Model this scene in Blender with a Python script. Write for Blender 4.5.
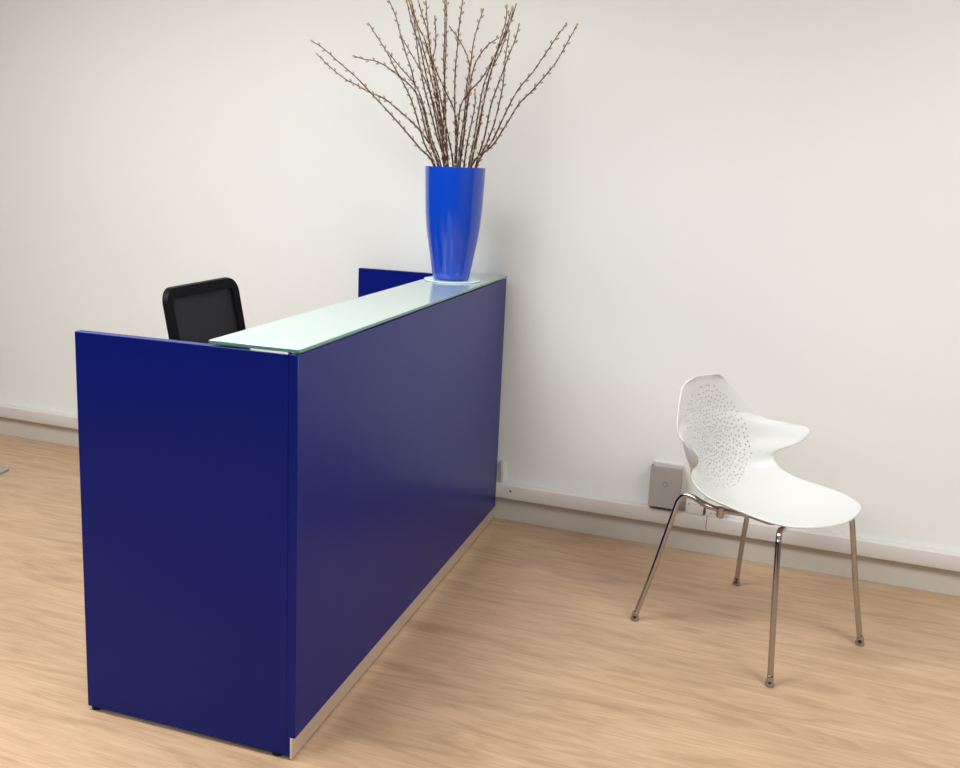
import bpy, bmesh, math, random
from mathutils import Vector, Matrix
R = math.radians
PI = math.pi
for o in list(bpy.data.objects): bpy.data.objects.remove(o)
C = bpy.context.scene.collection
SC = bpy.context.scene

# ------------------------------------------------------------------ camera, world, lights, exposure
cd = bpy.data.cameras.new('camera'); cam = bpy.data.objects.new('camera', cd); C.objects.link(cam)
cam.location = (1.1991, -3.9984, 1.5656)
cam.rotation_euler = (1.378316, -0.037751, 0.363391)
cd.sensor_fit = 'HORIZONTAL'; cd.sensor_width = 36; cd.lens = 36.0
cd.shift_x = 0.0369; cd.shift_y = -0.0322
cd.clip_start = 0.02
SC.camera = cam
w = bpy.data.worlds.new('world'); SC.world = w; w.use_nodes = True
w.node_tree.nodes['Background'].inputs[0].default_value = (0.85, 0.92, 1, 1)
w.node_tree.nodes['Background'].inputs[1].default_value = 0.25
SC.view_settings.view_transform = 'Standard'; SC.view_settings.look = 'None'
SC.view_settings.gamma = 1; SC.view_settings.use_curve_mapping = False
SC.view_settings.exposure = -0.07
CEIL = 3.0
LAMPS = [(-2.2, -2.2, 24), (-1.7, -5.0, 34), (2.5, -2.1, 54), (1.6, -5.0, 34), (-0.6, -2.3, 58)]
LAMP_COL = (0.93, 0.97, 1.0)
for i, (x, y, p) in enumerate(LAMPS):
    ld = bpy.data.lights.new('panel_light', 'AREA'); ld.shape = 'RECTANGLE'; ld.size = 1.16; ld.size_y = 1.16
    ld.energy = p; ld.color = LAMP_COL
    lo = bpy.data.objects.new('panel_light', ld); C.objects.link(lo); lo.location = (x, y, CEIL - 0.035)

# ------------------------------------------------------------------ materials
def mat(name, col, rough=0.5, metal=0.0, spec=0.5, coat=0.0, coat_rough=0.05, noise=0.0, nscale=40, bump=0.0, bscale=200, rvar=0.0):
    m = bpy.data.materials.new(name); m.use_nodes = True
    nt = m.node_tree; b = nt.nodes['Principled BSDF']
    b.inputs['Base Color'].default_value = (*col, 1); b.inputs['Roughness'].default_value = rough
    b.inputs['Metallic'].default_value = metal; b.inputs['Specular IOR Level'].default_value = spec
    b.inputs['Coat Weight'].default_value = coat; b.inputs['Coat Roughness'].default_value = coat_rough
    tc = nt.nodes.new('ShaderNodeTexCoord')
    if noise:
        n = nt.nodes.new('ShaderNodeTexNoise'); n.inputs['Scale'].default_value = nscale; n.inputs['Detail'].default_value = 5
        nt.links.new(tc.outputs['Object'], n.inputs['Vector'])
        r = nt.nodes.new('ShaderNodeMix'); r.data_type = 'RGBA'
        r.inputs[6].default_value = (*[c * (1 - noise) for c in col], 1)
        r.inputs[7].default_value = (*[min(1, c * (1 + noise)) for c in col], 1)
        nt.links.new(n.outputs['Fac'], r.inputs[0]); nt.links.new(r.outputs[2], b.inputs['Base Color'])
    if bump:
        n2 = nt.nodes.new('ShaderNodeTexNoise'); n2.inputs['Scale'].default_value = bscale; n2.inputs['Detail'].default_value = 4
        nt.links.new(tc.outputs['Object'], n2.inputs['Vector'])
        bp = nt.nodes.new('ShaderNodeBump'); bp.inputs['Strength'].default_value = bump; bp.inputs['Distance'].default_value = 0.002
        nt.links.new(n2.outputs['Fac'], bp.inputs['Height']); nt.links.new(bp.outputs['Normal'], b.inputs['Normal'])
    return m

M_wall = mat('painted_wall', (0.80, 0.80, 0.764), 0.75, spec=0.25, noise=0.018, nscale=1.6, bump=0.12, bscale=9)
M_dark = mat('darkened_unseen_wall', (0.035, 0.037, 0.042), 0.7)  # unseen walls made dark so the desk's end panel reflects little light
M_grey = mat('dimmed_unseen_wall', (0.22, 0.22, 0.225), 0.7)  # unseen right wall toned down to dim its reflection in the vase
M_ceil = mat('white_ceiling', (0.80, 0.80, 0.78), 0.9)
M_trim = mat('cream_trim_paint', (0.57, 0.53, 0.46), 0.5, noise=0.04, nscale=6)
M_trunk = mat('white_plastic_trunking', (0.67, 0.64, 0.59), 0.4, noise=0.02, nscale=5)
M_blue = mat('royal_blue_laminate', (0.0006, 0.0075, 0.155), 0.28, spec=0.2, noise=0.04, nscale=3, bump=0.0)
M_plinth = mat('brushed_steel_plinth', (0.86, 0.83, 0.80), 0.42, metal=1.0)
M_black = mat('black_plastic', (0.0035, 0.0035, 0.004), 0.5, spec=0.1)
M_rubber = mat('black_rubber', (0.01, 0.01, 0.01), 0.8)
M_chrome = mat('chrome', (0.45, 0.435, 0.42), 0.12, metal=1.0)
M_vase = mat('glossy_blue_glaze', (0.002, 0.050, 0.46), 0.16, spec=0.5, coat=0.35, coat_rough=0.04)
M_inner = mat('dark_vase_inside', (0.003, 0.02, 0.16), 0.5)
M_bark = mat('willow_bark', (0.06, 0.022, 0.012), 0.6, noise=0.35, nscale=60)
M_bud = mat('willow_catkin', (0.44, 0.33, 0.225), 0.85, noise=0.45, nscale=90)
M_box = mat('silver_grey_box', (0.40, 0.378, 0.348), 0.42, metal=0.0, noise=0.02)
M_socket = mat('white_socket_plastic', (0.74, 0.71, 0.66), 0.35)
M_hole = mat('dark_screw_hole', (0.03, 0.028, 0.025), 0.7)
M_white = mat('white_powder_coat', (0.85, 0.85, 0.83), 0.4)
M_clear = mat('clear_spacer', (0.55, 0.66, 0.74), 0.1, coat=0.6)
M_disc = mat('pale_glass_disc', (0.66, 0.84, 0.84), 0.12, spec=0.6, coat=0.5)
M_frame = M_black
M_worktop = mat('light_grey_worktop', (0.6, 0.6, 0.6), 0.4)
M_fabric = mat('black_seat_fabric', (0.012, 0.012, 0.013), 0.9, noise=0.3, nscale=300, bump=0.4, bscale=600)
M_plate = mat('pale_grey_metal_plate', (0.42, 0.44, 0.43), 0.35, metal=0.5)

def glass_top():
    m = bpy.data.materials.new('back_painted_glass'); m.use_nodes = True
    nt = m.node_tree; b = nt.nodes['Principled BSDF']
    g = nt.nodes.new('ShaderNodeNewGeometry'); s = nt.nodes.new('ShaderNodeSeparateXYZ')
    nt.links.new(g.outputs['Normal'], s.inputs[0])
    gt = nt.nodes.new('ShaderNodeMath'); gt.operation = 'GREATER_THAN'; gt.inputs[1].default_value = 0.7
    nt.links.new(s.outputs['Z'], gt.inputs[0])
    mx = nt.nodes.new('ShaderNodeMix'); mx.data_type = 'RGBA'
    mx.inputs[6].default_value = (0.07, 0.24, 0.22, 1)      # green edge of the glass
    mx.inputs[7].default_value = (0.37, 0.475, 0.435, 1)       # pale frosted face
    nt.links.new(gt.outputs[0], mx.inputs[0]); nt.links.new(mx.outputs[2], b.inputs['Base Color'])
    b.inputs['Roughness'].default_value = 0.5
    b.inputs['Coat Weight'].default_value = 1.0; b.inputs['Coat Roughness'].default_value = 0.02
    b.inputs['Coat IOR'].default_value = 1.52
    return m
M_glass = glass_top()

def floor_mat():
    m = bpy.data.materials.new('oak_vinyl_floor'); m.use_nodes = True
    nt = m.node_tree; b = nt.nodes['Principled BSDF']; L = nt.links.new; N = nt.nodes.new
    tc = N('ShaderNodeTexCoord')
    br = N('ShaderNodeTexBrick'); br.offset = 0.37; br.inputs['Scale'].default_value = 1
    br.inputs['Brick Width'].default_value = 1.25; br.inputs['Row Height'].default_value = 0.165
    br.inputs['Mortar Size'].default_value = 0.0006; br.inputs['Mortar Smooth'].default_value = 0.6
    br.inputs['Color1'].default_value = (0, 0, 0, 1); br.inputs['Color2'].default_value = (1, 1, 1, 1); br.inputs['Mortar'].default_value = (0.5, 0.5, 0.5, 1)
    L(tc.outputs['Object'], br.inputs['Vector'])
    # each plank takes its own piece of the grain
    off = N('ShaderNodeVectorMath'); off.operation = 'SCALE'; off.inputs['Scale'].default_value = 0.0
    L(br.outputs['Color'], off.inputs[0])
    ad = N('ShaderNodeVectorMath'); ad.operation = 'ADD'; L(tc.outputs['Object'], ad.inputs[0]); L(off.outputs[0], ad.inputs[1])
    mp = N('ShaderNodeMapping'); mp.inputs['Scale'].default_value = (1.5, 9.5, 1); L(ad.outputs[0], mp.inputs[0])
    n1 = N('ShaderNodeTexNoise'); n1.inputs['Scale'].default_value = 1.5; n1.inputs['Detail'].default_value = 7; n1.inputs['Roughness'].default_value = 0.62; n1.inputs['Distortion'].default_value = 1.6
    L(mp.outputs[0], n1.inputs['Vector'])
    mp2 = N('ShaderNodeMapping'); mp2.inputs['Scale'].default_value = (3.2, 60, 1); L(ad.outputs[0], mp2.inputs[0])
    n2 = N('ShaderNodeTexNoise'); n2.inputs['Scale'].default_value = 2.2; n2.inputs['Detail'].default_value = 4; L(mp2.outputs[0], n2.inputs['Vector'])
    mp3 = N('ShaderNodeMapping'); mp3.inputs['Scale'].default_value = (0.8, 2.2, 1); L(tc.outputs['Object'], mp3.inputs[0])
    n3 = N('ShaderNodeTexNoise'); n3.inputs['Scale'].default_value = 1.6; n3.inputs['Detail'].default_value = 3; L(mp3.outputs[0], n3.inputs['Vector'])
    r1 = N('ShaderNodeValToRGB'); e = r1.color_ramp.elements
    e[0].position = 0.25; e[0].color = (0.350, 0.222, 0.125, 1); e[1].position = 0.76; e[1].color = (0.550, 0.375, 0.236, 1)
    k = e.new(0.5); k.color = (0.475, 0.311, 0.188, 1)
    L(n1.outputs['Fac'], r1.inputs[0])
    def mul(a, bsock, lo, hi, f=1.0):
        mr = N('ShaderNodeMapRange'); mr.inputs[1].default_value = 0.3; mr.inputs[2].default_value = 0.7
        mr.inputs[3].default_value = lo; mr.inputs[4].default_value = hi; L(bsock, mr.inputs[0])
        mm = N('ShaderNodeVectorMath'); mm.operation = 'SCALE'; L(a, mm.inputs[0]); L(mr.outputs[0], mm.inputs['Scale'])
        return mm.outputs[0]
    c = mul(r1.outputs['Color'], n2.outputs['Fac'], 0.88, 1.11)
    c = mul(c, n3.outputs['Fac'], 0.93, 1.07)
    sp = N('ShaderNodeSeparateXYZ'); L(br.outputs['Color'], sp.inputs[0])
    mr = N('ShaderNodeMapRange'); mr.inputs[3].default_value = 0.982; mr.inputs[4].default_value = 1.018; L(sp.outputs[0], mr.inputs[0])
    mm = N('ShaderNodeVectorMath'); mm.operation = 'SCALE'; L(c, mm.inputs[0]); L(mr.outputs[0], mm.inputs['Scale']); c = mm.outputs[0]
    mo = N('ShaderNodeMix'); mo.data_type = 'RGBA'; L(c, mo.inputs[6]); mo.inputs[7].default_value = (0.30, 0.19, 0.11, 1)
    s2 = N('ShaderNodeMath'); s2.operation = 'MULTIPLY'; s2.inputs[1].default_value = 0.12; L(br.outputs['Fac'], s2.inputs[0]); L(s2.outputs[0], mo.inputs[0])
    L(mo.outputs[2], b.inputs['Base Color'])
    b.inputs['Roughness'].default_value = 0.42; b.inputs['Specular IOR Level'].default_value = 0.4
    bp = N('ShaderNodeBump'); bp.inputs['Strength'].default_value = 0.08; bp.inputs['Distance'].default_value = 0.001
    L(n2.outputs['Fac'], bp.inputs['Height']); L(bp.outputs['Normal'], b.inputs['Normal'])
    return m
M_floor = floor_mat()

def mesh_net():
    m = bpy.data.materials.new('black_chair_mesh'); m.use_nodes = True
    nt = m.node_tree; b = nt.nodes['Principled BSDF']; L = nt.links.new; N = nt.nodes.new
    b.inputs['Base Color'].default_value = (0.004, 0.004, 0.0045, 1); b.inputs['Roughness'].default_value = 0.6
    tr = N('ShaderNodeBsdfTransparent'); mx = N('ShaderNodeMixShader')
    tc = N('ShaderNodeTexCoord'); sc = N('ShaderNodeVectorMath'); sc.operation = 'SCALE'; sc.inputs['Scale'].default_value = 260
    L(tc.outputs['Object'], sc.inputs[0]); fr = N('ShaderNodeVectorMath'); fr.operation = 'FRACTION'; L(sc.outputs[0], fr.inputs[0])
    s = N('ShaderNodeSeparateXYZ'); L(fr.outputs[0], s.inputs[0])
    a = N('ShaderNodeMath'); a.operation = 'GREATER_THAN'; a.inputs[1].default_value = 0.92; L(s.outputs['Y'], a.inputs[0])
    c = N('ShaderNodeMath'); c.operation = 'GREATER_THAN'; c.inputs[1].default_value = 0.92; L(s.outputs['Z'], c.inputs[0])
    mn = N('ShaderNodeMath'); mn.operation = 'MULTIPLY'; L(a.outputs[0], mn.inputs[0]); L(c.outputs[0], mn.inputs[1])
    L(mn.outputs[0], mx.inputs[0]); L(b.outputs[0], mx.inputs[1]); L(tr.outputs[0], mx.inputs[2])
    L(mx.outputs[0], nt.nodes['Material Output'].inputs[0])
    return m
M_net = mesh_net()

def shell_mat():
    m = bpy.data.materials.new('perforated_white_plastic'); m.use_nodes = True
    nt = m.node_tree; b = nt.nodes['Principled BSDF']; L = nt.links.new; N = nt.nodes.new
    b.inputs['Base Color'].default_value = (0.67, 0.665, 0.635, 1); b.inputs['Roughness'].default_value = 0.38
    uv = N('ShaderNodeUVMap'); uv.uv_map = 'flat'
    s = N('ShaderNodeSeparateXYZ'); L(uv.outputs[0], s.inputs[0])
    def mth(op, a, bb=None, v=None):
        n = N('ShaderNodeMath'); n.operation = op; L(a, n.inputs[0])
        if bb is not None: L(bb, n.inputs[1])
        if v is not None: n.inputs[1].default_value = v
        return n.outputs[0]
    A0 = 0.00336
    x, y = mth('ADD', s.outputs[0], v=-2.010), mth('MULTIPLY', mth('ADD', s.outputs[1], v=-2.0), v=0.80)
    r = mth('SQRT', mth('ADD', mth('MULTIPLY', x, x), mth('MULTIPLY', y, y)))
    th = mth('MULTIPLY', mth('ARCTAN2', y, x), v=1 / (2 * PI))
    t = mth('POWER', mth('DIVIDE', r, v=A0), v=0.7)
    ring = mth('FLOOR', t); rm = mth('ADD', ring, v=0.5)
    rc = mth('MULTIPLY', mth('POWER', rm, v=1/0.7), v=A0)
    sp = mth('MULTIPLY', mth('POWER', rm, v=0.3/0.7), v=A0/0.7)
    nn = mth('ROUND', mth('DIVIDE', mth('MULTIPLY', rc, v=2*PI/1.15), sp))
    af = mth('ADD', mth('FRACT', mth('ADD', mth('ADD', mth('MULTIPLY', th, nn), mth('MULTIPLY', ring, v=0.37)), v=200.0)), v=-0.5)
    cid = N('ShaderNodeCombineXYZ'); L(ring, cid.inputs[0])
    L(mth('FLOOR', mth('ADD', mth('ADD', mth('MULTIPLY', th, nn), mth('MULTIPLY', ring, v=0.37)), v=200.0)), cid.inputs[1])
    wn = N('ShaderNodeTexWhiteNoise'); L(cid.outputs[0], wn.inputs[0])
    sw = N('ShaderNodeSeparateXYZ'); L(wn.outputs['Color'], sw.inputs[0])
    jx = mth('MULTIPLY', mth('ADD', sw.outputs[0], v=-0.5), v=0.5); jy = mth('MULTIPLY', mth('ADD', sw.outputs[1], v=-0.5), v=0.5)
    af = mth('ADD', af, jy)
    dx = mth('MULTIPLY', mth('ADD', mth('SUBTRACT', t, rm), jx), sp)
    dy = mth('DIVIDE', mth('MULTIPLY', mth('MULTIPLY', af, rc), v=2*PI), nn)
    d = mth('SQRT', mth('ADD', mth('MULTIPLY', dx, dx), mth('MULTIPLY', dy, dy)))
    size = mth('MINIMUM', mth('MULTIPLY', sp, v=0.23), v=0.0023)
    inside = mth('LESS_THAN', d, size)
    inside = mth('MULTIPLY', inside, mth('LESS_THAN', r, v=0.160))
    inside = mth('MULTIPLY', inside, mth('GREATER_THAN', r, v=0.012))
    tr = N('ShaderNodeBsdfTransparent'); mx = N('ShaderNodeMixShader')
    tr.inputs[0].default_value = (0.78, 0.77, 0.75, 1)
    L(inside, mx.inputs[0]); L(b.outputs[0], mx.inputs[1]); L(tr.outputs[0], mx.inputs[2])
    L(mx.outputs[0], nt.nodes['Material Output'].inputs[0])
    return m
M_shell = shell_mat()

def emis(name, col, s):
    m = bpy.data.materials.new(name); m.use_nodes = True; nt = m.node_tree; b = nt.nodes['Principled BSDF']
    b.inputs['Emission Color'].default_value = (*col, 1); b.inputs['Emission Strength'].default_value = s
    b.inputs['Base Color'].default_value = (0.8, 0.8, 0.8, 1)
    return m
M_led = emis('led_diffuser', LAMP_COL, 6)

# ------------------------------------------------------------------ helpers
def box(bm, x0, x1, y0, y1, z0, z1, bev=0.0, seg=2):
    v = [bm.verts.new((x, y, z)) for x in (x0, x1) for y in (y0, y1) for z in (z0, z1)]
    F = [(0,1,3,2),(4,6,7,5),(0,4,5,1),(2,3,7,6),(0,2,6,4),(1,5,7,3)]
    fs = [bm.faces.new([v[i] for i in f]) for f in F]
    if bev:
        es = {e for f in fs for e in f.edges}
        bmesh.ops.bevel(bm, geom=list(es), offset=bev, segments=seg, affect='EDGES', profile=0.5)
def lathe(bm, prof, cx=0, cy=0, n=48, cap0=True, cap1=True):
    rings = []
    for r, z in prof:
        rings.append([bm.verts.new((cx + r*math.cos(2*PI*i/n), cy + r*math.sin(2*PI*i/n), z)) for i in range(n)])
    for a, b in zip(rings[:-1], rings[1:]):
        for i in range(n):
            bm.faces.new((a[i], a[(i+1) % n], b[(i+1) % n], b[i]))
    if cap0: bm.faces.new(rings[0][::-1])
    if cap1: bm.faces.new(rings[-1])
def smooth_path(P, sub=6):
    P = [Vector(p) for p in P]; Q = [P[0]*2-P[1]] + P + [P[-1]*2-P[-2]]; out = []
    for i in range(1, len(Q)-2):
        a, b, c, d = Q[i-1:i+3]
        for k in range(sub):
            t = k/sub
            out.append(0.5*((2*b)+(c-a)*t+(2*a-5*b+4*c-d)*t*t+(3*b-a-3*c+d)*t**3))
    out.append(P[-1]); return out
def tube(bm, P, r, n=12, cap=True):
    if not hasattr(r, '__len__'): r = [r]*len(P)
    P = [Vector(p) for p in P]
    t0 = (P[1]-P[0]).normalized(); up = Vector((0,0,1)) if abs(t0.z) < 0.9 else Vector((1,0,0))
    nn = t0.cross(up).normalized(); rings = []
    for i, p in enumerate(P):
        t = (P[min(i+1, len(P)-1)]-P[max(i-1, 0)]).normalized()
        nn = (nn - t*nn.dot(t)).normalized(); bb = t.cross(nn)
        rings.append([bm.verts.new(p + r[i]*(nn*math.cos(2*PI*k/n)+bb*math.sin(2*PI*k/n))) for k in range(n)])
    for a, b in zip(rings[:-1], rings[1:]):
        for i in range(n): bm.faces.new((a[i], a[(i+1) % n], b[(i+1) % n], b[i]))
    if cap: bm.faces.new(rings[0][::-1]); bm.faces.new(rings[-1])
def prism(bm, pts, axis, a, b):
    def P(u, v, w): return {'x': (w, u, v), 'y': (u, w, v), 'z': (u, v, w)}[axis]
    A = [bm.verts.new(P(u, v, a)) for u, v in pts]; B = [bm.verts.new(P(u, v, b)) for u, v in pts]
    bm.faces.new(A); bm.faces.new(B[::-1])
    for i in range(len(pts)):
        j = (i+1) % len(pts); bm.faces.new((A[j], A[i], B[i], B[j]))
def rrect(x0, x1, y0, y1, r, n=6):
    out = []
    for cx, cy, a0 in ((x1-r, y1-r, 0), (x0+r, y1-r, 90), (x0+r, y0+r, 180), (x1-r, y0+r, 270)):
        for k in range(n+1):
            a = R(a0 + 90*k/n); out.append((cx + r*math.cos(a), cy + r*math.sin(a)))
    return out
def build(name, bm, m, parent=None, smooth=False, angle=40):
    bmesh.ops.recalc_face_normals(bm, faces=bm.faces[:])
    me = bpy.data.meshes.new(name); bm.to_mesh(me); bm.free()
    ms = m if isinstance(m, (list, tuple)) else [m]
    for x in ms: me.materials.append(x)
    if smooth:
        for f in me.polygons: f.use_smooth = True
        me.set_sharp_from_angle(angle=R(angle))
    o = bpy.data.objects.new(name, me); C.objects.link(o)
    if parent: o.parent = parent
    return o
def thing(name, label, cat, loc=(0,0,0), rz=0, group=None):
    o = bpy.data.objects.new(name, None); C.objects.link(o); o.location = loc; o.rotation_euler = (0,0,rz)
    o.empty_display_size = 0.1; tag(o, label, cat, group); return o
def tag(o, label, cat, group=None):
    o['label'] = label; o['category'] = cat
    if group: o['group'] = group
    return o
def bxo(name, m, parent, *a, **k):
    bm = bmesh.new(); box(bm, *a, **k); return build(name, bm, m, parent, smooth=bool(k.get('bev')))
def struct(o):
    o['kind'] = 'structure'; return o

# ------------------------------------------------------------------ room
X0, X1, Y0, Y1 = -4.2, 3.6, -6.6, 0.0
struct(bxo('floor', M_floor, None, X0-.1, X1+.1, Y0-.1, Y1+.1, -0.1, 0.0))
struct(bxo('ceiling', M_ceil, None, X0-.1, X1+.1, Y0-.1, Y1+.1, CEIL, CEIL+0.1))
struct(bxo('wall_back', M_wall, None, X0-.1, X1+.1, 0.0, 0.1, 0, CEIL))
struct(bxo('wall_left', M_dark, None, X0-.1, X0, Y0, Y1, 0, CEIL))
struct(bxo('wall_right', M_grey, None, X1, X1+.1, Y0, Y1, 0, CEIL))
struct(bxo('wall_front', M_dark, None, X0-.1, X1+.1, Y0-.1, Y0, 0, CEIL))
bm = bmesh.new(); box(bm, X0, X1, -0.016, 0.0, 0.0, 0.118, bev=0.002)
box(bm, 0.968, 0.992, -0.019, -0.010, 0.0, 0.112)
struct(build('baseboard_back', bm, M_trim))
# dado trunking running along the top of the baseboard, with a joint and a fixing hole
bm = bmesh.new()
box(bm, X0, 0.9210, -0.042, 0.0, 0.110, 0.173, bev=0.003)
box(bm, 0.9222, X1, -0.042, 0.0, 0.110, 0.173, bev=0.003)
tr = struct(build('trim_1', bm, M_trunk, smooth=True))
bm = bmesh.new(); box(bm, 0.062, 0.072, -0.0428, -0.041, 0.145, 0.152)
build('fixing_hole', bm, M_hole, tr)
# unseen ceiling panels; near right and middle ones added to fill and soften shadows
for i, (x, y, p) in enumerate(LAMPS):
    lt = thing('ceiling_light', ['square white ceiling panel light on the left, nearest the back wall', 'square white ceiling panel light on the left, far from the back wall', 'added unseen ceiling panel light on the right, nearest the back wall', 'square white ceiling panel light on the right, far from the back wall', 'added unseen ceiling panel light in the middle above the desk'][i], 'light', (x, y, CEIL), 0, 'ceiling panel lights')
    bm = bmesh.new()
    for a in ((-.60,.60,-.60,-.58),(-.60,.60,.58,.60),(-.60,-.58,-.58,.58),(.58,.60,-.58,.58)): box(bm, *a, -0.03, 0.0)
    build('frame', bm, M_white, lt)
    bxo('diffuser', M_led, lt, -.58, .58, -.58, .58, -0.02, -0.008)

# ------------------------------------------------------------------ reception desk
L_, W_, H_, YO = 1.978, 0.659, 1.10, 0.0394
YAW = 0.0351
desk = thing('reception_desk', 'royal blue reception desk with steel plinth and pale glass top, end-on to the wall', 'desk', (0, -YO, 0), YAW)
YN = -1.939
def dk(name, m, *a, **k): return bxo(name, m, desk, *a, **k)
bm = bmesh.new()
prof = [(-W_, .013), (-.015, .013), (-.015, .066), (-.026, .066), (-.026, H_), (-W_, H_)]
prism(bm, prof, 'y', YN, YN + .025)
bmesh.ops.bevel(bm, geom=bm.edges[:], offset=0.0012, segments=1, affect='EDGES')
build('end_panel', bm, M_blue, desk)
bm = bmesh.new()
prism(bm, [(-W_-.025, .013), (-.015, .013), (-.015, .066), (-.026, .066), (-.026, H_), (-W_-.025, H_)], 'y', -.029, -.004)
bmesh.ops.bevel(bm, geom=bm.edges[:], offset=0.0012, segments=1, affect='EDGES')
build('end_panel', bm, M_blue, desk)
dk('front_panel', M_blue, -.0255, 0, YN + .0005, -.004, .067, H_, bev=0.0012, seg=1)
pl = dk('plinth', M_plinth, -.0148, -.0085, YN - .0005, -.004, .006, .0665, bev=0.0008, seg=1)
dk('inner_plinth', M_blue, -.034, -.0155, YN + .026, -.030, .013, .066)
dk('modesty_panel', M_blue, -.045, -.027, YN + .026, -.030, .10, H_ - .01)
dk('worktop', M_worktop, -W_ + .01, -.030, YN + .026, -.030, .715, .74, bev=0.002)
dk('top_rail', M_blue, -.235, -.030, YN + .030, YN + .075, 1.02, 1.078)
dk('top_rail', M_blue, -.235, -.030, -.12, -.05, 1.02, 1.078)
for x, y in ((-.641, YN + .02), (-.060, YN + .02), (-.641, -.04), (-.060, -.04)):
    bm = bmesh.new(); lathe(bm, [(.016, 0), (.016, .008), (.008, .010), (.008, .016)], x, y, 20)
    build('levelling_foot', bm, M_rubber, desk, smooth=True)
# glass counter shelf on clear spacers
bm = bmesh.new(); prism(bm, rrect(-.252, .004, YN + .001, -.006, .002, 2), 'z', 1.1055, 1.1145)
bmesh.ops.bevel(bm, geom=bm.edges[:], offset=0.0008, segments=1, affect='EDGES')
gt = build('glass_top', bm, M_glass, desk); gt['label'] = 'pale green-white glass counter top'
for x, y in ((-.228, YN + .018), (-.228, -1.0), (-.228, -.06), (-.03, -1.0), (-.03, -.06)):
    bm = bmesh.new(); z0 = 1.1 if y < -1.5 or y > -.1 else 1.0
    if x > -.1: z0 = 1.1 if x > -.026 else 1.088
    lathe(bm, [(.010, max(z0, 1.088)), (.010, 1.1055)], x, y, 20)
    build('glass_spacer', bm, M_clear, desk, smooth=True)
dk('white_strip', M_white, -.132, -.028, YN + .001, YN + .018, 1.1002, 1.1048)  # plain white strip under the glass at the near end
def desk_pt(x, y, z): 
    return (x*math.cos(YAW) - y*math.sin(YAW), x*math.sin(YAW) + y*math.cos(YAW) - YO, z)

# ------------------------------------------------------------------ vase, disc, willow
VX, VY = -0.131, -0.38
ZG = 1.1147
bm = bmesh.new(); lathe(bm, [(.110, ZG), (.1135, ZG + .001), (.1135, ZG + .004), (.1125, ZG + .005)], VX + .004, VY, 72)
tag(build('glass_disc', bm, M_disc, smooth=True), 'round pale glass disc lying under the blue vase on the counter', 'disc')
ZB = ZG + .0054
vase = thing('vase', 'tall tapering glossy blue vase standing on the glass counter top', 'vase', (VX, VY, ZB))
HV = .443
outer = [(.058, 0), (.067, .0012), (.0722, .006), (.0765, .035), (.0825, .068), (.0885, .105), (.0950, .140), (.1010, .180), (.1060, .220), (.1095, .260), (.1120, .300), (.1138, .345), (.1155, .395), (.1165, HV - .004), (.1160, HV), (.1125, HV), (.1105, HV - .006)]
inner = [(.107, .34), (.100, .24), (.080, .10), (.066, .03), (.058, .015)]
bm = bmesh.new(); lathe(bm, [(r*1.025, z) for r, z in outer + inner], 0, 0, 72)
build('body', bm, M_vase, vase, smooth=True, angle=50)

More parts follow.
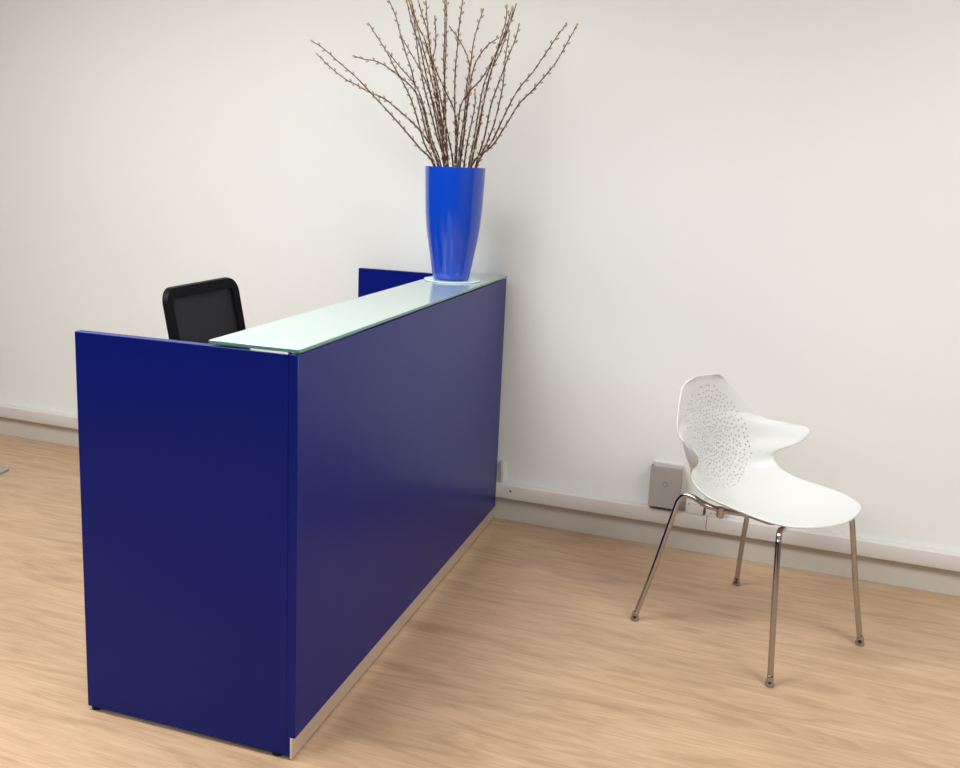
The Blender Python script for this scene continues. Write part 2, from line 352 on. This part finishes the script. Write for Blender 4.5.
BRANCHES = [
 [(-42,-19,1364),(-76,-38,1564),(-139,-47,1635),(-206,-55,1706),(-278,-63,1777),(-345,-71,1841),(-404,-79,1897),(-463,-85,1942),(-539,-94,2002),(-590,-100,2032)],
 [(-34,-15,1365),(-62,-31,1565),(-108,-21,1652),(-165,-11,1713),(-241,0,1770),(-317,12,1820),(-384,20,1844),(-452,29,1875),(-516,38,1903),(-596,50,1956),(-653,60,2001)],
 [(-33,-17,1365),(-61,-34,1565),(-80,-44,1625),(-95,-56,1682),(-108,-72,1756),(-125,-85,1812),(-159,-99,1862),(-208,-115,1901),(-253,-128,1933),(-294,-140,1951),(-340,-151,1957),(-374,-160,1967)],
 [(-44,-8,1364),(-80,-17,1564),(-132,-1,1644),(-167,15,1722),(-209,36,1812),(-260,55,1891),(-309,72,1954),(-342,85,2003),(-397,104,2068),(-447,120,2126)],
 [(-23,-25,1365),(-42,-51,1565),(-83,-51,1663),(-112,-51,1758),(-136,-50,1825),(-167,-50,1878),(-224,-50,1934),(-281,-50,1994)],
 [(-36,-5,1365),(-66,-10,1565),(-122,-8,1683),(-152,-7,1779),(-176,-6,1847),(-196,-5,1924),(-224,-4,1992),(-249,-3,2060),(-273,-1,2132),(-314,0,2212)],
 [(-34,29,1366),(-62,58,1566),(-117,93,1747),(-158,110,1845),(-203,126,1925),(-261,143,2005),(-320,160,2082)],
 [(-29,5,1365),(-52,9,1565),(-74,-14,1703),(-98,-42,1834),(-121,-67,1944),(-133,-85,2015),(-153,-99,2068),(-166,-113,2121),(-182,-140,2221)],
 [(-27,17,1366),(-49,34,1566),(-76,36,1686),(-108,39,1821),(-143,42,1936),(-173,44,2020),(-197,45,2089),(-226,47,2157),(-256,50,2264)],
 [(-10,-17,1366),(-19,-34,1566),(-45,-35,1703),(-76,-36,1853),(-104,-37,1958),(-132,-38,2040),(-172,-38,2114),(-214,-40,2268)],
 [(-24,11,1366),(-44,22,1566),(-83,40,1725),(-123,61,1880),(-151,78,1997),(-178,93,2095),(-206,103,2158),(-247,120,2264)],
 [(9,-19,1367),(16,-37,1567),(18,-48,1704),(5,-55,1778),(-28,-62,1844),(-60,-69,1906),(-89,-78,1979),(-96,-84,2033),(-104,-92,2105),(-107,-100,2169)],
 [(-19,-14,1366),(-34,-28,1566),(-67,-13,1742),(-99,1,1875),(-115,11,1971),(-110,15,2009),(-111,22,2066),(-121,30,2134)],
 [(-7,-25,1366),(-13,-50,1566),(-26,-53,1702),(-34,-57,1852),(-42,-60,1963),(-41,-63,2072),(-46,-70,2269)],
 [(-25,-3,1365),(-46,-6,1565),(-77,47,1822),(-95,95,2018),(-120,150,2228)],
 [(-6,11,1367),(-10,22,1567),(-4,4,1667),(-4,-21,1780),(3,-52,1908),(21,-84,2025),(34,-106,2101),(61,-140,2211)],
 [(-1,28,1368),(-2,57,1568),(3,75,1690),(1,92,1788),(1,106,1866),(1,122,1944),(-24,135,2011),(-66,149,2071),(-106,160,2115)],
 [(-1,17,1367),(-2,34,1567),(7,32,1669),(20,29,1784),(24,27,1878),(38,25,1965),(44,24,2027),(58,22,2086),(80,20,2155)],
 [(8,6,1368),(14,12,1568),(30,-7,1668),(62,-50,1835),(78,-70,1907),(101,-87,1959),(144,-105,2007),(191,-120,2033)],
 [(4,-8,1367),(8,-16,1567),(3,3,1706),(6,19,1802),(41,30,1860),(80,42,1906),(110,54,1964),(136,66,2021),(157,78,2078),(175,90,2135),(185,100,2184)],
 [(41,-14,1369),(74,-28,1569),(95,-33,1687),(116,-38,1799),(138,-44,1891),(163,-49,1982),(180,-53,2042),(198,-57,2105),(200,-60,2154)],
 [(29,18,1369),(52,35,1569),(72,56,1710),(82,81,1846),(97,98,1935),(128,117,2020),(147,133,2097),(159,150,2174)],
 [(47,0,1371),(85,1,1571),(125,-25,1688),(154,-55,1799),(194,-84,1888),(229,-110,1964),(260,-132,2024),(277,-150,2073)],
 [(41,21,1370),(74,42,1570),(107,46,1653),(135,49,1730),(151,51,1806),(163,54,1882),(165,57,1975),(176,60,2068)],
 [(41,21,1371),(74,42,1571),(132,54,1673),(179,59,1781),(221,64,1864),(276,68,1932),(322,73,2002),(357,76,2057),(392,80,2108)],
 [(43,-16,1371),(79,-32,1571),(169,-56,1651),(218,-59,1726),(266,-63,1803),(311,-66,1847),(366,-70,1908),(402,-72,1953),(436,-76,2012),(473,-80,2081)],
 [(22,-7,1368),(41,-15,1568),(62,-50,1648),(90,-91,1722),(118,-136,1793),(127,-170,1844)],
 [(28,9,1369),(50,17,1569),(67,15,1670),(83,12,1784),(100,9,1877),(133,6,1970),(174,3,2060),(201,0,2157)],
 [(-2,-9,1367),(-4,-17,1567),(-19,-34,1666),(-39,-59,1777),(-55,-81,1868),(-77,-104,1958),(-98,-120,2014)],
 [(-18,-3,1366),(-33,-7,1566),(-84,16,1666),(-117,36,1743),(-169,69,1861),(-213,104,1981),(-260,152,2143),(-279,170,2204)]]


LAB = {0: 'pussy willow branch reaching highest and furthest left of the vase',
 1: 'pussy willow branch just under the leftmost one, curving low to the left',
 2: 'pussy willow branch whose tip arches over and droops on the left',
 3: 'willow branch ending midway up on the left, above the drooping one',
 4: 'bare-tipped willow branch forking off beside the left middle branch',
 5: 'tall slender willow branch left of the dense cluster, cut by the top edge',
 15: 'tall willow branch just right of the thick upright one, cut by the top edge',
 16: 'short willow branch leaning left between the two tall middle ones',
 17: 'straight willow branch with its tip in view right of the tall middle ones',
 18: 'willow branch bowing over to the right beside the middle ones',
 13: 'thick upright willow branch in the very middle of the vase',
 12: 'short willow branch with fluffy tip left of the upright middle branch',
 19: 'willow branch crossing from the middle of the vase up to the right cluster',
 22: 'willow branch standing slightly apart right of the right cluster',
 24: 'second willow branch from the right, reaching out over the wall',
 25: 'pussy willow branch reaching furthest right of the vase',
 26: 'shortest willow branch, upright low in the right half of the vase'}
def catkin(bm, c, d, s, n=7):
    d = d.normalized(); u = d.orthogonal().normalized(); v = d.cross(u)
    prof = [(0.0, -1.0), (.55, -.6), (.80, 0.0), (.60, .6), (0.0, 1.05)]
    rings = []
    for r, h in prof:
        if r == 0: rings.append([bm.verts.new(c + d*h*s*1.0)])
        else: rings.append([bm.verts.new(c + d*h*s + (u*math.cos(2*PI*k/n)+v*math.sin(2*PI*k/n))*r*s*.62) for k in range(n)])
    for a, b in zip(rings[:-1], rings[1:]):
        for i in range(n):
            j = (i+1) % n
            if len(a) == 1: bm.faces.new((a[0], b[j], b[i]))
            elif len(b) == 1: bm.faces.new((a[i], a[j], b[0]))
            else: bm.faces.new((a[i], a[j], b[j], b[i]))
rnd = random.Random(11)
for i, P in enumerate(BRANCHES):
    pts = [Vector((a*.001, b*.001, c*.001 - ZB)) for a, b, c in P]
    S = smooth_path(pts, 5)
    ln = [0.0]
    for a, b in zip(S[:-1], S[1:]): ln.append(ln[-1] + (b-a).length)
    T = ln[-1]
    left = i in (5,6,7,8,9,10,11,14,27,28,29)
    lab = LAB.get(i)
    if lab is None:
        lab = 'upright willow branch tangled in the dense reddish cluster left of centre' if i < 15 or i in (28, 29) else 'willow branch in the loose cluster leaning right of centre'
    base = S[0].copy()
    S = [s - base for s in S]
    root = thing('willow_branch', lab, 'branch', (VX + base.x, VY + base.y, ZB + base.z), 0, 'pussy willow branches in the blue vase')
    bm = bmesh.new(); tube(bm, S, [0.0042*(1 - .60*l/T) for l in ln], 7)
    build('stem', bm, M_bark, root, smooth=True, angle=180)
    bm = bmesh.new(); d = .20 + rnd.random()*.03; side = rnd.random()*6
    step = rnd.uniform(.018, .024)
    while d < T - .004:
        k = next(q for q in range(1, len(ln)) if ln[q] >= d)
        f = (d - ln[k-1])/max(1e-6, ln[k]-ln[k-1]); c = S[k-1].lerp(S[k], f); t = (S[k]-S[k-1]).normalized()
        u = t.orthogonal().normalized(); v = t.cross(u); side += 2.6 + rnd.uniform(-.5, .5)
        o_ = u*math.cos(side) + v*math.sin(side)
        s = rnd.uniform(.0066, .0088)
        catkin(bm, c + o_*.0062 + t*.003, t*1.0 + o_*.55, s)
        d += step*rnd.uniform(.7, 1.3)
    catkin(bm, S[-1], S[-1]-S[-2], .008)
    build('catkins', bm, M_bud, root, smooth=True, angle=180)

# ------------------------------------------------------------------ white chair
CY = R(-33.5)
chair = thing('shell_chair', 'white perforated plastic shell chair with winged arms and four chrome legs, standing by the wall', 'chair', (1.1395, -.670, 0), CY)
ST = [  # centre (x, z), edge (x, y, z), cross-section shape 0 seat .. 1 back
 ((.308,.508), (.300,.054,.504), 0), ((.290,.500), (.284,.120,.507), 0), ((.270,.493), (.262,.176,.511), 0), ((.240,.487), (.232,.211,.513), 0),
 ((.170,.474), (.168,.236,.517), 0), ((.090,.465), (.089,.236,.520), 0), ((-.010,.461), (-.015,.231,.521), 0), ((-.070,.463), (-.055,.229,.527), .05),
 ((-.120,.471), (-.089,.226,.537), .15), ((-.165,.489), (-.112,.225,.554), .3), ((-.200,.522), (-.126,.225,.573), .5), ((-.222,.560), (-.117,.230,.593), .75),
 ((-.236,.600), (-.088,.254,.614), .9), ((-.244,.637), (-.055,.282,.635), 1), ((-.250,.662), (-.042,.293,.655), 1), ((-.255,.682), (-.036,.304,.676), 1),
 ((-.259,.698), (-.047,.309,.692), 1), ((-.264,.714), (-.100,.287,.692), 1), ((-.268,.728), (-.137,.270,.691), 1), ((-.273,.743), (-.172,.252,.693), 1),
 ((-.278,.764), (-.204,.220,.715), 1), ((-.282,.785), (-.225,.198,.743), 1), ((-.286,.805), (-.243,.176,.772), 1), ((-.290,.828), (-.264,.148,.806), 1),
 ((-.292,.847), (-.282,.121,.836), 1), ((-.290,.858), (-.281,.100,.850), 1), ((-.287,.866), (-.275,.068,.861), 1)]
arc = [0.0]
for a, b in zip(ST[:-1], ST[1:]): arc.append(arc[-1] + math.hypot(b[0][0]-a[0][0], b[0][1]-a[0][1]))
NV = 11
def section(st, v):
    (cx, cz), (ex, ey, ez), k = st; s = abs(v); sg = 1 if v >= 0 else -1
    c = Vector((cx, 0, cz)); e = Vector((ex, ey, ez))
    qs = Vector((cx + .5*(ex-cx), .62*ey, cz + .10*(ez-cz)))
    qb = Vector((cx + .10*(ex-cx), (.60 + .20*max(0, min(1, (ey-.2)/.09)))*ey, cz + .35*(ez-cz)))
    q = qs.lerp(qb, k)
    p = c*(1-s)**2 + q*2*s*(1-s) + e*s*s
    return Vector((p.x, p.y*sg, p.z))
iz = min(range(len(ST)), key=lambda i: abs(ST[i][0][1]-.637) if ST[i][2] == 1 else 9)
bm = bmesh.new(); uvl = bm.loops.layers.uv.new('flat'); grid = []; UV = {}
for i, st in enumerate(ST):
    row = []
    for j in range(-NV, NV+1):
        p = section(st, j/NV); vv = bm.verts.new(p); UV[vv] = (2 + p.y, 2 + (arc[i]-arc[iz]) + (p.z - st[0][1])*(1 if st[2] > .5 else 0)); row.append(vv)
    grid.append(row)
for a, b in zip(grid[:-1], grid[1:]):
    for j in range(2*NV):
        f = bm.faces.new((a[j], a[j+1], b[j+1], b[j]))
        for l in f.loops: l[uvl].uv = UV[l.vert]
me = bpy.data.meshes.new('seat_shell'); bm.to_mesh(me); bm.free()
me.materials.append(M_shell)
for f in me.polygons: f.use_smooth = True
sh = bpy.data.objects.new('seat_shell', me); C.objects.link(sh); sh.parent = chair
m_ = sh.modifiers.new('thick', 'SOLIDIFY'); m_.thickness = .007; m_.offset = -1
m_ = sh.modifiers.new('sub', 'SUBSURF'); m_.levels = 1; m_.render_levels = 2
# chrome frame: one bent tube each side, tied under the seat
RT = .0095
for s, nm in ((-1, 'right'), (1, 'left')):
    def leg(P, r=RT):
        bm = bmesh.new(); tube(bm, smooth_path(P, 8), r, 16); o = build('leg', bm, M_chrome, chair, smooth=True, angle=180); return o
    rear = leg([(-.268, s*.284, .022), (-.2335, s*.248, .20), (-.193, s*.214, .42), (-.185, s*.207, .460), (-.167, s*.198, .484), (-.137, s*.188, .484), (-.095, s*.176, .469), (-.05, s*.158, .462), (-.02, s*.12, .455), (.01, s*.06, .444)])
    front = leg([(.272, s*.251, .022), (.247, s*.230, .20), (.220, s*.207, .42), (.214, s*.200, .455), (.202, s*.180, .476), (.175, s*.120, .466), (.13, s*.06, .453), (.07, s*.04, .448)])
    for o, (x, y) in ((rear, (-.269, s*.285)), (front, (.273, s*.252))):
        bm = bmesh.new(); lathe(bm, [(.013, 0.0), (.0155, .003), (.0155, .009), (.0125, .016), (.0105, .030), (.0100, .034)], x, y, 24)
        build('glide', bm, M_chrome, o, smooth=True, angle=50)
    for x, y, z in ((-.045, s*.158, .460),):
        bm = bmesh.new(); lathe(bm, [(.011, z-.022), (.0125, z-.019), (.0125, z+.012)], x, y, 20)
        b_ = build('mount_bracket', bm, M_chrome, chair, smooth=True)
        bm = bmesh.new(); lathe(bm, [(.009, z-.0245), (.010, z-.0215)], x, y, 20); build('bracket_plug', bm, M_rubber, b_, smooth=True)
bm = bmesh.new(); prism(bm, rrect(-.03, .10, -.075, .075, .02, 4), 'z', .438, .449)
build('mount_plate', bm, M_chrome, chair, smooth=True)

# ------------------------------------------------------------------ office chair behind the desk
oc = thing('office_chair', 'black office swivel chair with mesh back, behind the blue desk', 'chair', (-.542, -1.125, 0), R(2))
TL = Matrix.Rotation(R(-11), 4, 'Y')
def tilt(bm, piv):
    T = Matrix.Translation(piv) @ TL @ Matrix.Translation(-Vector(piv)); bm.transform(T)
def curve_back(bm, amt=.15):
    for v in bm.verts: v.co.x += amt*v.co.y**2
PV = (-.16, 0, .60)
# back frame ring, thick at top and sides; mesh stretched inside
bm = bmesh.new(); no, n_ = 8, 8
o_ = rrect(-.233, .230, .60, 1.140, .055, no); i_ = rrect(-.194, .188, .64, 1.098, .018, no)
A = [[bm.verts.new((x, y, z)) for y, z in lp] for x, lp in ((-.168, o_), (-.150, rrect(-.228,.225,.605,1.135,.055,no)), (-.150, i_), (-.166, i_))]
A.append(A[0])
for a, b in zip(A[:-1], A[1:]):
    for k in range(len(a)): bm.faces.new((a[k], a[(k+1) % len(a)], b[(k+1) % len(a)], b[k]))
bmesh.ops.subdivide_edges(bm, edges=[e for e in bm.edges if e.calc_length() > .1], cuts=6, use_grid_fill=True)
curve_back(bm); tilt(bm, PV)
build('back_frame', bm, M_black, oc, smooth=True, angle=35)
bm = bmesh.new()
g = [[bm.verts.new((-.160, -.196 + .386*a/10, .635 + .465*b/10)) for a in range(11)] for b in range(11)]
for b in range(10):
    for a in range(10): bm.faces.new((g[b][a], g[b][a+1], g[b+1][a+1], g[b+1][a]))
curve_back(bm); tilt(bm, PV)
nt_ = build('mesh_back', bm, M_net, oc, smooth=True)
bm = bmesh.new(); tube(bm, smooth_path([(-.02, 0, .44), (-.14, 0, .44), (-.205, 0, .50), (-.215, 0, .62)], 6), .022, 12)
build('back_support', bm, M_black, oc, smooth=True, angle=180)
bm = bmesh.new(); prism(bm, rrect(-.22, .24, -.24, .24, .07, 6), 'z', .47, .535)
bmesh.ops.bevel(bm, geom=bm.edges[:], offset=0.015, segments=3, affect='EDGES')
build('seat', bm, M_fabric, oc, smooth=True)
bxo('mechanism', M_black, oc, -.10, .10, -.07, .07, .42, .475, bev=.01)
bm = bmesh.new(); lathe(bm, [(.028, .09), (.028, .28), (.016, .285), (.016, .43)], 0, 0, 24); build('gas_column', bm, M_black, oc, smooth=True)
bm = bmesh.new()
for k in range(5):
    a = 2*PI*k/5 + .3; d = Vector((math.cos(a), math.sin(a), 0))
    tube(bm, [d*.02 + Vector((0,0,.115)), d*.15 + Vector((0,0,.10)), d*.29 + Vector((0,0,.075))], [.026, .020, .014], 12)
lathe(bm, [(.04, .085), (.04, .135)], 0, 0, 24)
build('star_base', bm, M_black, oc, smooth=True)
for k in range(5):
    a = 2*PI*k/5 + .3; d = Vector((math.cos(a), math.sin(a), 0)); t = Vector((-d.y, d.x, 0))
    c = d*.29 + Vector((0, 0, .0275)); bm = bmesh.new()
    for q in (-1, 1): tube(bm, [c + t*q*.008, c + t*q*.026], .027, 20)
    tube(bm, [c + Vector((0,0,.005)), c + Vector((0,0,.05))], .008, 10)
    build('caster', bm, M_black, oc, smooth=True)

# ------------------------------------------------------------------ things on the wall
wb = thing('wall_box', 'silver grey upright box on the wall just above the trunking, behind the white chair', 'box', (.742, 0, .2795))
bm = bmesh.new(); prism(bm, rrect(-.064, .064, -.0915, .0865, .006, 4), 'y', -.062, -.012)
bmesh.ops.bevel(bm, geom=[e for e in bm.edges if abs(e.verts[0].co.y+.062) < 1e-5 and abs(e.verts[1].co.y+.062) < 1e-5], offset=0.002, segments=2, affect='EDGES')
build('cover', bm, M_box, wb, smooth=True)
bm = bmesh.new(); box(bm, -.060, .060, -.0118, 0, -.085, .092); b_ = build('back_plate', bm, M_socket, wb)
bm = bmesh.new()
n = 32
for k in range(n):
    a0, a1 = 2*PI*k/n, 2*PI*(k+1)/n
    q = [bm.verts.new((r*math.cos(a), -.0626, r*math.sin(a) + .012)) for r, a in ((.0085, a0), (.0105, a0), (.0105, a1), (.0085, a1))]
    bm.faces.new(q)
bmesh.ops.solidify(bm, geom=bm.faces[:], thickness=.0006)
build('round_emblem', bm, mat('engraved_ring', (.22, .2, .185), .4), wb)
bm = bmesh.new(); box(bm, -.060, .010, -.056, -.02, -.095, -.0915); build('vent_slot', bm, M_hole, wb)
bm = bmesh.new(); box(bm, -.060, -.053, -.0590, -.05, .0865, .0885); build('screw', bm, M_hole, wb)

sk = thing('wall_socket', 'small square white socket plate on the wall right of the grey box', 'socket', (.868, 0, .2145))
bxo('plate', M_socket, sk, -.036, .036, -.040, 0, -.040, .028, bev=.0025)
for x in (-.024, .024):
    bm = bmesh.new(); tube(bm, [(x, -.0412, .002), (x, -.0395, .002)], .0025, 12); build('screw', bm, M_hole, sk, smooth=True)
bxo('centre_slot', mat('grey_slot', (.5, .47, .43), .5), sk, -.009, .009, -.0406, -.039, .003, .0055)
s2 = thing('junction_box', 'low white plastic junction box on the wall above the trunking, right of the socket plate', 'box', (.950, 0, .198))
bxo('housing', M_socket, s2, -.036, .036, -.040, 0, -.0240, .022, bev=.002)
for x in (-.016, .004, .030):
    bxo('cable_clip', M_hole, s2, x-.003, x+.003, -.0406, -.038, -.0095, -.006)
cc = bxo('cable_cover', M_trunk, None, .008, .024, -.018, -.0002, .1735, .275, bev=.002)
tag(cc, 'short white upright cable cover on the wall at the far corner of the blue desk', 'cable cover')

# ------------------------------------------------------------------ metal plate at the left edge
pb = thing('floor_base_plate', 'pale grey flat metal base plate lying on the floor at the left edge', 'base plate', (-2.572, -.632, 0), R(12))
bm = bmesh.new(); prism(bm, rrect(-.21, .21, -.12, .12, .012, 4), 'z', 0.0, .012)
bmesh.ops.bevel(bm, geom=bm.edges[:], offset=0.0015, segments=2, affect='EDGES')
build('plate', bm, M_plate, pb, smooth=True)
bm = bmesh.new(); lathe(bm, [(.03, .012), (.03, .02), (.016, .022), (.016, .08)], -.14, 0, 24); build('stub_post', bm, M_plate, pb, smooth=True)
